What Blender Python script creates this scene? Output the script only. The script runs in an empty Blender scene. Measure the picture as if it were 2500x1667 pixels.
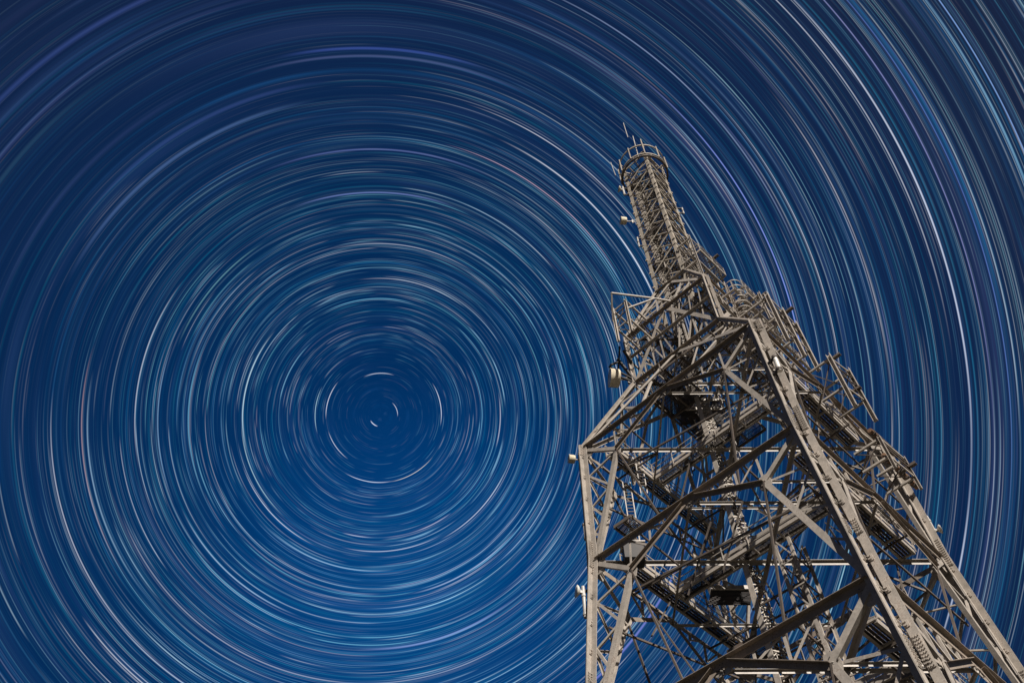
import bpy, math, random
from mathutils import Vector, Matrix
random.seed(7)
scene = bpy.context.scene
COL = scene.collection
S = 4.0            # metres per working unit
EYE = 1.6          # camera height above the ground
PI = math.pi

# ------------------------------------------------------------------ camera
cam = bpy.data.cameras.new('camera')
cam.sensor_width = 36.0
cam.lens = 36.0 * 2138.0 / 2500.0
cam.clip_start = 0.1
cam.clip_end = 20000.0
cam_o = bpy.data.objects.new('camera', cam)
COL.objects.link(cam_o)
cam_o.location = (0, 0, EYE)
cam_o.rotation_euler = (math.radians(90 + 56.44), 0, 0)
scene.camera = cam_o
scene.view_settings.view_transform = 'Standard'
scene.view_settings.look = 'None'
scene.view_settings.exposure = 0.4
scene.view_settings.gamma = 1.0

def pixel_dir(u, v):                    # direction of the celestial pole etc. from the survey of the photo
    th = math.radians(56.44)
    a = (u - 1250) / 2138.0; b = -(v - 833.5) / 2138.0
    c, s = math.cos(th), math.sin(th)
    return Vector((a, c - b*s, s + b*c)).normalized()

# ------------------------------------------------------------------ sky with star trails round the pole
world = bpy.data.worlds.new('World'); scene.world = world
world.use_nodes = True
nt = world.node_tree; nt.nodes.clear()
NL = nt.links
def nd(t, **k):
    n = nt.nodes.new(t)
    for a, b in k.items(): setattr(n, a, b)
    return n
def sock(i, v):
    if hasattr(v, 'is_output'): NL.new(v, i)
    else: i.default_value = v
def M(op, a, b=None, c=None, clamp=False):
    n = nd('ShaderNodeMath', operation=op, use_clamp=clamp)
    sock(n.inputs[0], a)
    if b is not None: sock(n.inputs[1], b)
    if c is not None: sock(n.inputs[2], c)
    return n.outputs[0]
def VM(op, a, b=None, sc=None):
    n = nd('ShaderNodeVectorMath', operation=op)
    sock(n.inputs[0], a)
    if b is not None: sock(n.inputs[1], b)
    if sc is not None: sock(n.inputs[3], sc)
    return n.outputs[1] if op == 'DOT_PRODUCT' else n.outputs[0]
def SS(x, lo, hi, a=0.0, b=1.0, mode='SMOOTHSTEP'):
    n = nd('ShaderNodeMapRange', interpolation_type=mode)
    sock(n.inputs[0], x); sock(n.inputs[1], lo); sock(n.inputs[2], hi); sock(n.inputs[3], a); sock(n.inputs[4], b)
    return n.outputs[0]
def XYZ(x, y, z):
    n = nd('ShaderNodeCombineXYZ'); sock(n.inputs[0], x); sock(n.inputs[1], y); sock(n.inputs[2], z)
    return n.outputs[0]
def ramp(x, pts, interp='LINEAR'):
    n = nd('ShaderNodeValToRGB'); n.color_ramp.interpolation = interp
    e = n.color_ramp.elements
    while len(e) < len(pts): e.new(0.5)
    for i, (p, c) in enumerate(pts): e[i].position = p; e[i].color = (*c, 1)
    sock(n.inputs[0], x); return n.outputs[0]

POLE = pixel_dir(930, 1013)
E1 = (pixel_dir(1400, 1013) - POLE * pixel_dir(1400, 1013).dot(POLE)).normalized()   # towards the right of the photo
E2 = -POLE.cross(E1)
if E2.z < 0: E2 = -E2                                                                  # towards its top
tc = nd('ShaderNodeTexCoord').outputs['Generated']
dirn = VM('NORMALIZE', tc)
dP = VM('DOT_PRODUCT', dirn, tuple(POLE)); dx = VM('DOT_PRODUCT', dirn, tuple(E1)); dy = VM('DOT_PRODUCT', dirn, tuple(E2))
R = M('ARCCOSINE', M('MINIMUM', dP, 0.9999999))
inv = M('DIVIDE', 1.0, M('MAXIMUM', M('SINE', R), 1e-5))
cx = M('MULTIPLY', dx, inv); cy = M('MULTIPLY', dy, inv)
elev = nd('ShaderNodeSeparateXYZ'); sock(elev.inputs[0], dirn); elev = elev.outputs[2]

def srgb(r, g, b):
    f = lambda c: (c/255/12.92) if c/255 <= 0.04045 else ((c/255+0.055)/1.055)**2.4
    return (f(r), f(g), f(b))
# night blue: glow low in the sky under the pole, fading to a greyer purple-blue
GLOW = pixel_dir(1000, 1480)
ang_ = M('ARCCOSINE', M('MINIMUM', VM('DOT_PRODUCT', dirn, tuple(GLOW)), 0.999999))
base = ramp(ang_, [(0.0, srgb(3, 70, 130)), (0.14, srgb(2, 59, 116)), (0.26, srgb(2, 46, 94)), (0.46, srgb(6, 39, 80)), (0.66, srgb(15, 35, 71)), (0.84, srgb(24, 36, 64))])
upl = SS(M('SUBTRACT', cy, M('MULTIPLY', cx, 0.9)), -0.4, 1.2)      # 1 towards the upper left of the pole
total = base

def trail_layer(N, off, m, lo, hi, power, gain, cols, width=0.5, weight=None, vari=0.0):
    """rings of width 1/N radian; each ring has its own brightness, colour and its own run of arcs"""
    global total
    x = M('MULTIPLY_ADD', R, N, off)
    idn = M('FLOOR', x); fr = M('SUBTRACT', x, idn)
    w1 = nd('ShaderNodeTexWhiteNoise', noise_dimensions='1D'); sock(w1.inputs['W'], idn)
    rnd = w1.outputs['Value']
    nz = nd('ShaderNodeTexNoise', noise_dimensions='3D'); 
    nz.inputs['Scale'].default_value = 1.0; nz.inputs['Detail'].default_value = 1.0
    sock(nz.inputs['Vector'], XYZ(M('MULTIPLY', cx, m), M('MULTIPLY', cy, m), M('MULTIPLY', idn, 5.37)))
    arc = SS(nz.outputs[0], lo, hi)
    # profile across the trail, narrower for the brighter part
    pr = M('ABSOLUTE', M('MULTIPLY_ADD', fr, 2.0, -1.0))
    pr = SS(pr, 0.0, 1.0, 1.0, 0.0) if width >= 0.5 else SS(pr, 0.0, width*2, 1.0, 0.0)
    br = M('POWER', rnd, power)
    val = M('MULTIPLY', M('MULTIPLY', arc, pr), M('MULTIPLY', br, gain))
    if weight is not None: val = M('MULTIPLY', val, weight)
    w2 = nd('ShaderNodeTexWhiteNoise', noise_dimensions='1D'); sock(w2.inputs['W'], M('ADD', idn, 0.37))
    c = ramp(w2.outputs['Value'], cols)
    sc = VM('SCALE', c, sc=val)
    total = VM('ADD', total, sc)

BL = srgb(14, 108, 172); TE = srgb(18, 145, 170); LV = srgb(110, 120, 190); WH = (0.80, 0.84, 0.92); PK = srgb(205, 170, 165); GB = srgb(70, 95, 150); CY = srgb(120, 190, 215)
inner = SS(R, 0.05, 0.16)
inner2 = SS(R, 0.0, 0.17)
near = SS(R, 0.50, 0.20)
outer = SS(R, 0.22, 0.52)
soft_w = M('MULTIPLY', outer, M('MULTIPLY_ADD', upl, 1.3, 0.4))
sharp_w = M('MULTIPLY_ADD', M('MULTIPLY', upl, SS(R, 0.10, 0.40)), -0.92, 1.0)
# broad faint glow bands
trail_layer(34, 3.1, 0.9, 0.36, 0.72, 1.5, 0.13, [(0, srgb(20, 80, 140)), (0.5, GB), (1, srgb(95, 100, 150))], weight=soft_w)
trail_layer(75, 9.3, 1.1, 0.38, 0.70, 1.8, 0.21, [(0, BL), (0.45, GB), (0.75, LV), (1, srgb(120, 110, 130))], weight=M('MULTIPLY', M('MULTIPLY_ADD', outer, 0.8, 0.1), M('MULTIPLY_ADD', upl, 0.5, 0.8)))
trail_layer(160, 1.7, 1.3, 0.42, 0.66, 2.8, 0.30, [(0, BL), (0.5, GB), (0.85, LV), (1, CY)], weight=M('MULTIPLY_ADD', outer, 0.7, 0.25))
# fine blue and teal streaks everywhere
trail_layer(330, 5.9, 1.5, 0.38, 0.66, 1.9, 0.23, [(0, BL), (0.4, TE), (0.7, BL), (1, GB)], weight=M('MULTIPLY', inner, M('MULTIPLY_ADD', M('MULTIPLY', upl, outer), -0.6, 1.0)))
trail_layer(610, 2.2, 1.7, 0.40, 0.66, 1.8, 0.23, [(0, BL), (0.4, CY), (0.7, TE), (1, BL)], weight=M('MULTIPLY', inner, sharp_w))
# star trails proper: thin, bright, tapered
trail_layer(330, 7.7, 1.6, 0.50, 0.66, 9.0, 0.6, [(0, CY), (0.4, WH), (0.7, LV), (0.93, WH), (1, PK)], width=0.30, weight=M('MULTIPLY', inner2, sharp_w))
trail_layer(520, 4.4, 1.9, 0.50, 0.64, 6.5, 0.85, [(0, CY), (0.3, WH), (0.6, srgb(140, 205, 220)), (0.88, WH), (1, PK)], weight=M('MULTIPLY', inner2, M('MULTIPLY', sharp_w, M('MULTIPLY_ADD', outer, -0.35, 1.0))))
trail_layer(760, 8.8, 2.0, 0.48, 0.62, 4.2, 0.70, [(0, CY), (0.5, WH), (0.8, srgb(110, 200, 210)), (1, srgb(150, 190, 225))], weight=M('MULTIPLY', inner2, M('MULTIPLY', sharp_w, M('MULTIPLY_ADD', near, 0.45, 0.6))))
trail_layer(900, 1.8, 2.2, 0.46, 0.62, 3.0, 0.42, [(0, TE), (0.5, CY), (1, srgb(150, 190, 225))], weight=M('MULTIPLY', inner2, M('MULTIPLY', sharp_w, near)))

# the brightest single stars: (point in the middle of the trail, half length in degrees, half width px, colour, gain)
STARS = [
 (1895, 640, 22, 3.2, srgb(150, 170, 255), 0.9), (1955, 560, 15, 2.2, WH, 0.5), (1700, 235, 18, 3.4, srgb(170, 190, 230), 0.55),
 (2390, 150, 16, 2.8, srgb(150, 190, 255), 0.8), (2010, 130, 22, 2.6, WH, 0.6), (2240, 330, 20, 2.8, srgb(170, 175, 235), 0.6),
 (2330, 420, 24, 3.0, srgb(110, 130, 220), 0.5), (1465, 520, 16, 3.6, WH, 1.0), (1330, 470, 15, 2.6, srgb(225, 190, 200), 0.8),
 (1400, 390, 14, 2.4, WH, 0.7), (600, 950, 18, 3.4, srgb(200, 230, 235), 0.95), (345, 900, 15, 3.2, WH, 0.6),
 (385, 1030, 14, 3.2, srgb(150, 190, 220), 0.6), (460, 1020, 16, 3.0, CY, 0.7), (520, 700, 12, 3.6, srgb(130, 180, 170), 0.5),
 (940, 120, 11, 8.0, srgb(70, 90, 180), 0.5), (960, 140, 16, 7.0, srgb(95, 105, 150), 0.5), (480, 300, 16, 10.0, srgb(60, 75, 130), 0.5),
 (420, 390, 18, 9.0, srgb(95, 125, 175), 0.5), (160, 110, 14, 12.0, srgb(62, 80, 145), 0.45), (930, 365, 17, 5.0, srgb(105, 115, 175), 0.6),
 (915, 470, 14, 4.0, srgb(130, 145, 210), 0.7), (990, 600, 16, 2.4, WH, 0.6), (1010, 690, 15, 2.2, WH, 0.6), (900, 730, 15, 2.4, CY, 0.9),
 (205, 1130, 15, 3.2, srgb(190, 150, 140), 0.7), (230, 1190, 15, 3.4, srgb(160, 195, 215), 0.7), (180, 1330, 18, 3.0, WH, 0.6),
 (560, 1400, 14, 3.4, srgb(180, 205, 225), 0.8), (1150, 1390, 13, 3.6, srgb(190, 210, 235), 0.8), (1080, 1555, 14, 5.5, srgb(150, 165, 215), 0.7),
 (1560, 1540, 15, 6.5, srgb(130, 125, 205), 0.85), (1170, 1245, 13, 2.6, WH, 0.8), (960, 1343, 14, 2.6, WH, 0.7), (620, 1160, 14, 2.6, srgb(190, 225, 225), 0.8),
 (660, 1250, 14, 2.6, WH, 0.7), (800, 1375, 16, 3.0, srgb(170, 205, 225), 0.8), (1075, 985, 14, 2.2, WH, 1.0), (802, 975, 14, 2.2, WH, 1.0),
 (925, 911, 14, 2.2, WH, 0.9), (912, 1035, 16, 2.6, WH, 1.2), (968, 998, 18, 1.8, WH, 1.0), (900, 1175, 14, 2.0, WH, 1.0),
 (1010, 1155, 14, 2.0, srgb(230, 225, 200), 1.0), (770, 1000, 14, 2.0, srgb(190, 230, 235), 0.9), (1175, 980, 17, 2.2, CY, 0.8), (820, 1090, 12, 2.0, WH, 0.9)]
for (u, v, half, wpx, colr, gain) in STARS:
    d = pixel_dir(u, v); r0 = math.acos(max(-1, min(1, d.dot(POLE))))
    px, py = d.dot(E1), d.dot(E2); l = math.hypot(px, py); px /= l; py /= l
    w = wpx * 0.66 / 2138.0
    # (evaluated one star after the other, so the shader keeps few values at once)
    tick = M('MULTIPLY', VM('DOT_PRODUCT', total, (1, 1, 1)), 1e-9)
    a = M('MULTIPLY', M('ABSOLUTE', M('ADD', M('SUBTRACT', R, r0), tick)), 1.0/w)
    a = SS(a, 0.0, 1.0, 1.0, 0.0)
    c = M('MULTIPLY_ADD', cx, px, M('MULTIPLY_ADD', cy, py, tick))
    t = SS(c, math.cos(math.radians(half*1.6)), math.cos(math.radians(half*0.2)), 0.0, gain*0.8)
    total = VM('ADD', total, VM('SCALE', colr, sc=M('MULTIPLY', a, t)))

bg = nd('ShaderNodeBackground'); sock(bg.inputs[0], total); bg.inputs[1].default_value = 0.76
NL.new(bg.outputs[0], nd('ShaderNodeOutputWorld').inputs[0])
world.cycles.sampling_method = 'MANUAL'; world.cycles.sample_map_resolution = 256

# ------------------------------------------------------------------ sun
sun = bpy.data.lights.new('sun', 'SUN'); sun.energy = 5.0; sun.angle = math.radians(0.5); sun.color = (1.0, 0.93, 0.85)
sun_o = bpy.data.objects.new('sun', sun); COL.objects.link(sun_o)
SUN = Vector((0.26, -0.76, 0.60)).normalized()
sun_o.rotation_euler = SUN.to_track_quat('Z', 'Y').to_euler()
sun_o.location = (0, 0, 150)

# ------------------------------------------------------------------ materials
def steel(name, col, rough=0.5, rust=0.25, rustcol=(0.12, 0.055, 0.028), tint=0.12, metallic=0.0, bump=0.0):
    m = bpy.data.materials.new(name); m.use_nodes = True
    t = m.node_tree; b = t.nodes['Principled BSDF']; L = t.links
    tcn = t.nodes.new('ShaderNodeTexCoord')
    n1 = t.nodes.new('ShaderNodeTexNoise'); n1.inputs['Scale'].default_value = 1.6; n1.inputs['Detail'].default_value = 6; n1.inputs['Roughness'].default_value = 0.65
    L.new(tcn.outputs['Object'], n1.inputs['Vector'])
    n2 = t.nodes.new('ShaderNodeTexNoise'); n2.inputs['Scale'].default_value = 14; n2.inputs['Detail'].default_value = 4
    L.new(tcn.outputs['Object'], n2.inputs['Vector'])
    r1 = t.nodes.new('ShaderNodeValToRGB'); e = r1.color_ramp.elements
    e[0].position = 0.30; e[0].color = (*[c*0.62 for c in col], 1); e[1].position = 0.70; e[1].color = (*[min(1, c*1.25) for c in col], 1)
    L.new(n1.outputs[0], r1.inputs[0])
    r2 = t.nodes.new('ShaderNodeValToRGB'); e = r2.color_ramp.elements
    e[0].position = 0.55; e[0].color = (0, 0, 0, 1); e[1].position = 0.68; e[1].color = (min(1, rust*2), min(1, rust*2), min(1, rust*2), 1)
    mu = t.nodes.new('ShaderNodeMath'); mu.operation = 'MULTIPLY_ADD'; mu.inputs[1].default_value = 0.5
    L.new(n2.outputs[0], mu.inputs[0]); 
    h = t.nodes.new('ShaderNodeMath'); h.operation = 'MULTIPLY'; h.inputs[1].default_value = 0.55; L.new(n1.outputs[0], h.inputs[0])
    L.new(h.outputs[0], mu.inputs[2]); L.new(mu.outputs[0], r2.inputs[0])
    mx = t.nodes.new('ShaderNodeMix'); mx.data_type = 'RGBA'
    L.new(r2.outputs[0], mx.inputs[0]); L.new(r1.outputs[0], mx.inputs[6]); mx.inputs[7].default_value = (*rustcol, 1)
    oi = t.nodes.new('ShaderNodeObjectInfo')
    hs = t.nodes.new('ShaderNodeHueSaturation')
    mp = t.nodes.new('ShaderNodeMapRange'); mp.inputs[3].default_value = 1 - tint; mp.inputs[4].default_value = 1 + tint
    L.new(oi.outputs['Random'], mp.inputs[0]); L.new(mp.outputs[0], hs.inputs['Value']); L.new(mx.outputs[2], hs.inputs['Color'])
    L.new(hs.outputs[0], b.inputs['Base Color'])
    b.inputs['Roughness'].default_value = rough; b.inputs['Metallic'].default_value = metallic
    b.inputs['Specular IOR Level'].default_value = 0.35
    return m
MAT = {
 'paint': steel('weathered_grey_paint', (0.41, 0.368, 0.32)),
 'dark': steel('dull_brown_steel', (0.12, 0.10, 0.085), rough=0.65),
 'beam': steel('shade_browned_paint', (0.30, 0.25, 0.205), rough=0.6, rust=0.35),  # rusted paint, browned all over: underside shade of the beams put into the colour
 'mast': steel('weathered_mast_paint', (0.44, 0.39, 0.32), rust=0.35),
 'grate': steel('galvanised_grating', (0.055, 0.05, 0.05), rough=0.7),
 'bolt': steel('bolt_steel', (0.10, 0.085, 0.075), rough=0.5),
 'cable': steel('feeder_cable', (0.10, 0.085, 0.06), rough=0.5, tint=0.5),
 'copper': steel('rusty_cable', (0.36, 0.22, 0.14), rough=0.6, rust=0.5),
 'tube': steel('galvanised_pipe', (0.46, 0.44, 0.41), rough=0.45, rust=0.1),
 'rustpipe': steel('rust_brown_pipe', (0.24, 0.14, 0.085), rough=0.6, rust=0.6),
 'dish': steel('cream_radome', (0.82, 0.72, 0.54), rough=0.5, rust=0.35, rustcol=(0.3, 0.18, 0.08)),
 'white': steel('white_radome', (0.78, 0.75, 0.68), rough=0.4, rust=0.1),
 'black': steel('black_paint', (0.03, 0.028, 0.027), rough=0.6, rust=0.1),
}
def mat_ground():
    m = bpy.data.materials.new('dry_grass_ground'); m.use_nodes = True
    t = m.node_tree; b = t.nodes['Principled BSDF']
    n = t.nodes.new('ShaderNodeTexNoise'); n.inputs['Scale'].default_value = 0.6; n.inputs['Detail'].default_value = 8
    tcn = t.nodes.new('ShaderNodeTexCoord'); t.links.new(tcn.outputs['Object'], n.inputs['Vector'])
    r = t.nodes.new('ShaderNodeValToRGB'); e = r.color_ramp.elements
    e[0].position = 0.35; e[0].color = (0.012, 0.013, 0.008, 1); e[1].position = 0.7; e[1].color = (0.035, 0.030, 0.018, 1)
    t.links.new(n.outputs[0], r.inputs[0]); t.links.new(r.outputs[0], b.inputs['Base Color'])
    b.inputs['Roughness'].default_value = 1.0
    return m

# ------------------------------------------------------------------ mesh helpers (tower frame, working units)
X0 = 3.832; Y0 = 10.0; YAW = PI/4 - math.radians(0.437)
class MB:
    def __init__(s): s.v = []; s.f = []
    def add(s, vs, fs):
        o = len(s.v); s.v += [tuple(p) for p in vs]; s.f += [tuple(i + o for i in f) for f in fs]; return s
    def merge(s, o): s.add(o.v, o.f); return s
    def size(s):
        if not s.v: return 0
        return max((Vector(a) - Vector(s.v[0])).length for a in s.v)
def basis(d, n):
    d = d.normalized(); n = (n - d*n.dot(d))
    if n.length < 1e-6: n = d.orthogonal()
    n.normalize(); return d, n, d.cross(n)
def prism(mb, p0, p1, prof, n, closed=True):
    """sweep the 2-D outline prof [(a,b)] (a along n, b along d x n) from p0 to p1"""
    p0 = Vector(p0); p1 = Vector(p1); d, a, b = basis(p1 - p0, Vector(n))
    k = len(prof)
    vs = [p0 + a*x + b*y for x, y in prof] + [p1 + a*x + b*y for x, y in prof]
    fs = [(i, (i+1) % k, (i+1) % k + k, i + k) for i in range(k)] + [tuple(range(k-1, -1, -1)), tuple(range(k, 2*k))]
    return mb.add(vs, fs)
def rect(mb, p0, p1, wa, wb, n):
    return prism(mb, p0, p1, [(-wa/2, -wb/2), (wa/2, -wb/2), (wa/2, wb/2), (-wa/2, wb/2)], n)
def ang(mb, p0, p1, w, n, side=1, t=None, w2=None):
    """L angle: heel on the line, one flange along n, the other along side * (d x n)"""
    t = t or w*0.12; w2 = w2 or w; s = side
    pr = [(0, 0), (w, 0), (w, s*t), (t, s*t), (t, s*w2), (0, s*w2)]
    return prism(mb, p0, p1, pr if s > 0 else pr[::-1], n)
def chan(mb, p0, p1, w, dpt, n, t=None):
    """channel: web of width w across d x n, flanges of depth dpt along n"""
    t = t or w*0.09; h = w/2
    return prism(mb, p0, p1, [(0, -h), (dpt, -h), (dpt, -h+t), (t, -h+t), (t, h-t), (dpt, h-t), (dpt, h), (0, h)], n)
def tube(mb, p0, p1, r, k=8, r1=None):
    r1 = r if r1 is None else r1
    p0 = Vector(p0); p1 = Vector(p1); d, a, b = basis(p1 - p0, (p1 - p0).orthogonal())
    vs = []
    for p, rr in ((p0, r), (p1, r1)):
        vs += [p + (a*math.cos(2*PI*i/k) + b*math.sin(2*PI*i/k))*rr for i in range(k)]
    fs = [(i, (i+1) % k, (i+1) % k + k, i + k) for i in range(k)] + [tuple(range(k-1, -1, -1)), tuple(range(k, 2*k))]
    return mb.add(vs, fs)
def path(mb, pts, r, k=6):
    for a, b in zip(pts, pts[1:]): tube(mb, a, b, r, k)
    return mb
def ringm(mb, c, r, w, h, n=48, a0=0, a1=2*PI):
    c = Vector(c)
    for i in range(n):
        t0 = a0 + (a1-a0)*i/n; t1 = a0 + (a1-a0)*(i+1)/n
        q = []
        for t in (t0, t1):
            for rr in (r - w/2, r + w/2):
                for z in (-h/2, h/2): q.append(c + Vector((rr*math.cos(t), rr*math.sin(t), z)))
        mb.add(q, [(0, 1, 5, 4), (2, 6, 7, 3), (1, 3, 7, 5), (0, 4, 6, 2), (0, 2, 3, 1), (4, 5, 7, 6)])
    return mb
def plate(mb, pts, n, t):
    n = Vector(n).normalized()*t/2; k = len(pts)
    vs = [Vector(p) + n for p in pts] + [Vector(p) - n for p in pts]
    fs = [tuple(range(k)), tuple(range(2*k-1, k-1, -1))] + [(i, i + k, (i+1) % k + k, (i+1) % k) for i in range(k)]
    return mb.add(vs, fs)
def bolt(mb, p, n, r=0.013, h=0.02):
    p = Vector(p); n = Vector(n).normalized()
    return tube(mb, p, p + n*h, r, 6)

def obj(name, mb, mat, parent=None, **props):
    me = bpy.data.meshes.new(name)
    me.from_pydata([(x*S, y*S, z*S) for x, y, z in mb.v], [], mb.f); me.update()
    me.materials.append(MAT[mat] if isinstance(mat, str) else mat)
    o = bpy.data.objects.new(name, me); COL.objects.link(o)
    if parent: o.parent = parent
    for k, v in props.items(): o[k] = v
    return o
def root(name, label, cat, loc=(0, 0, 0), rz=0.0, group=None):
    o = bpy.data.objects.new(name, None); COL.objects.link(o); o.empty_display_size = 0.5
    o.location = loc; o.rotation_euler = (0, 0, rz); o['label'] = label; o['category'] = cat
    if group: o['group'] = group
    return o

# the tower's own parts are collected here and written out once at the end
PARTS = {}
def part(name, mb, mat='paint', children=(), label=None):
    PARTS.setdefault(name, []).append((mb, mat, children, label))

# ------------------------------------------------------------------ tower geometry
LEV = [(-0.40, 2.62), (3.0, 2.30), (6.32, 2.03), (9.13, 1.853), (11.70, 1.845), (13.62, 1.038), (15.17, 1.050), (17.04, 0.42), (24.05, 0.42)]
def hh(z):
    for (z0, h0), (z1, h1) in zip(LEV, LEV[1:]):
        if z <= z1: return h0 + (h1-h0)*(z-z0)/(z1-z0)
    return LEV[-1][1]
CS = [(-1, -1), (1, -1), (1, 1), (-1, 1)]         # N, R, F, L corners in the tower frame
def cor(i, z): h = hh(z); return Vector((CS[i % 4][0]*h, CS[i % 4][1]*h, z))
# faces: k=0 left-near (x=-h), 1 right-near (y=-h), 2 right-far (x=+h), 3 left-far (y=+h)
FN = [Vector((-1, 0, 0)), Vector((0, -1, 0)), Vector((1, 0, 0)), Vector((0, 1, 0))]
FU = [Vector((0, -1, 0)), Vector((1, 0, 0)), Vector((0, 1, 0)), Vector((-1, 0, 0))]   # from its far end to its near end
def fp(k, s, z, out=0.0):
    h = hh(z); return FN[k]*(h + out) + FU[k]*(h*s) + Vector((0, 0, z))
ZUP = Vector((0, 0, 1))

# --- legs: two angles heel to heel with batten plates
def leg_profile(zz):
    return 0.100 if zz < 11 else (0.055 if zz < 13 else (0.062 if zz < 15 else 0.045))
for i in range(4):
    sx, sy = CS[i]
    mb = MB(); bats = []; bl = MB()
    zs = [l[0] for l in LEV if l[0] <= 17.1]
    for z0, z1 in zip(zs, zs[1:]):
        a, b = cor(i, z0), cor(i, z1)
        w = leg_profile(z0); t = w*0.13; g = 0.034 if z0 < 11 else 0.02
        ix, iy = Vector((-sx, 0, 0)), Vector((0, -sy, 0))
        # two angles, heel to heel, opening to the left and to the right of the corner
        for (nx, ny) in ((-1, 1), (1, -1)):
            A_, B_ = ix*nx, iy*ny; off = (A_ + B_)*(g*0.5)
            d, A, B = basis(b - a, A_)
            side = 1 if B.dot(B_) > 0 else -1
            ang(mb, a + off, b + off, w, A_, side, t)
        # batten plates with four bolts each, on the outstanding flanges
        n = max(2, int((b-a).length/0.44)) if z0 < 11 else 2
        for q in range(n):
            p = a.lerp(b, (q + 0.5)/n); dd = (b - a).normalized()*0.042
            for arm, perp, nrm in ((-iy, ix, Vector((-1, 0, 0))), (-ix, iy, Vector((0, -1, 0)))):
                c = p + arm*(w*0.42) + perp*(g*0.5 + (t if nrm.dot(perp) > 0 else 0)) + nrm*0.004; e = arm*(w*0.30)
                bat = MB(); bats.append(bat)
                plate(bat, [c - e - dd, c + e - dd, c + e + dd, c - e + dd], nrm, 0.012)
                if i in (0, 1, 3):
                    for u in (-0.6, 0.2):
                        for vv in (-0.5, 0.5):
                            bolt(bat, c + e*u + dd*vv + nrm*0.005, nrm, 0.009, 0.018)
    sps = []
    if i != 2:
        for zc, hz in ((11.58, 0.13), (9.22, 0.26), (7.05, 0.12), (5.25, 0.2)):
            a = cor(i, zc - hz); b = cor(i, zc + hz); dd = (b - a).normalized(); L = (b-a).length
            for arm, perp, nrm in ((-iy, ix, Vector((-1, 0, 0))), (-ix, iy, Vector((0, -1, 0)))):
                sp = MB(); o_ = perp*(0.017 + (0.013 if nrm.dot(perp) > 0 else 0)) + nrm*0.004
                c0, c1 = a + arm*0.024 + o_, a + arm*0.108 + o_; e0, e1 = b + arm*0.024 + o_, b + arm*0.108 + o_
                plate(sp, [c0, c1, e1, e0], nrm, 0.012)
                nr = int(L/0.04)
                for r_ in range(nr):
                    for q in range(3):
                        bolt(sp, c0.lerp(c1, (q+0.5)/3) + dd*(L*(r_+0.5)/nr) + nrm*0.005, nrm, 0.008, 0.018)
                sps.append(sp)
    part('leg', mb, 'paint', [('splice_plate', q, 'paint') for q in sps] + [('batten_plate', q, 'paint') for q in bats[:98]])
# mast legs
for i in range(4):
    sx, sy = CS[i]; a, b = Vector((sx*0.42, sy*0.42, 15.4)), cor(i, 24.05)
    mb = MB(); ix, iy = Vector((-sx, 0, 0)), Vector((0, -sy, 0))
    d, A, B = basis(b - a, ix); side = 1 if B.dot(iy) > 0 else -1
    ang(mb, a, b, 0.085, ix, side, 0.012)
    cls = []
    for q in range(12):
        z = 17.3 + q*0.65
        cl = MB(); cls.append(cl); rect(cl, (a.x-ix.x*0, a.y, z-0.03), (a.x, a.y, z+0.03), 0.045, 0.045, ix)
    part('mast_leg', mb, 'mast', [('leg_splice', q, 'mast') for q in cls])

# --- face members
def outer_angle(p0, p1, k, w, drop=None, t=None):
    """horizontal flange pointing outwards on top, vertical flange hanging below it"""
    mb = MB(); p0 = Vector(p0); p1 = Vector(p1)
    d = (p1-p0).normalized(); n = FN[k]; drop = drop or w
    B = d.cross(n); side = 1 if B.z < 0 else -1
    ang(mb, p0, p1, w, n, side, t, drop)
    return mb
def beam_n(p0, p1, n, w, drop):
    mb = MB(); p0 = Vector(p0); p1 = Vector(p1); d = (p1-p0).normalized()
    n = Vector(n); n = (n - d*n.dot(d)).normalized(); B = d.cross(n); side = 1 if B.z < 0 else -1
    ang(mb, p0, p1, w, n, side, None, drop); return mb
CAMSIDE = Vector((-1, -1, 0)).normalized()
def facing(a, b):
    d = (Vector(b)-Vector(a)).normalized(); n = CAMSIDE - d*CAMSIDE.dot(d); n.z = 0
    return n if n.length > 0.2 else Vector((-1, 1, 0))
def web_angle(p0, p1, k, w, side=1, w2=None, out=0.0):
    """flat flange lies in the face, the other points inwards"""
    p0 = Vector(p0) + FN[k]*out; p1 = Vector(p1) + FN[k]*out
    mb = MB(); d = (p1-p0).normalized(); n = FN[k]; B = d.cross(n)
    # flange in face along B*side, other along -n
    t = w*0.12; w2 = w2 or w*0.8; s = side
    pr = [(0, -s*w/2), (0, s*w/2), (-t, s*w/2), (-t, -s*w/2 + s*t), (-w2, -s*w/2 + s*t), (-w2, -s*w/2)]
    return prism(mb, p0, p1, pr if s < 0 else pr[::-1], n)
def gusset(k, c, w, h, pts=None, out=-0.02):
    mb = MB(); bl = MB(); n = FN[k]; u = FU[k]; c = Vector(c) + n*out
    P = pts or [(-w, -h*0.3), (-w*0.4, -h), (w*0.6, -h), (w, -h*0.1), (w*0.7, h), (-w*0.6, h)]
    plate(mb, [c + u*a + ZUP*b for a, b in P], n, 0.014)
    for q in range(10):
        a, b = random.uniform(-w*0.7, w*0.7), random.uniform(-h*0.7, h*0.7)
        bolt(bl, c + u*a + ZUP*b + n*0.005, n, 0.010, 0.016)
    return mb, bl

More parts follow.
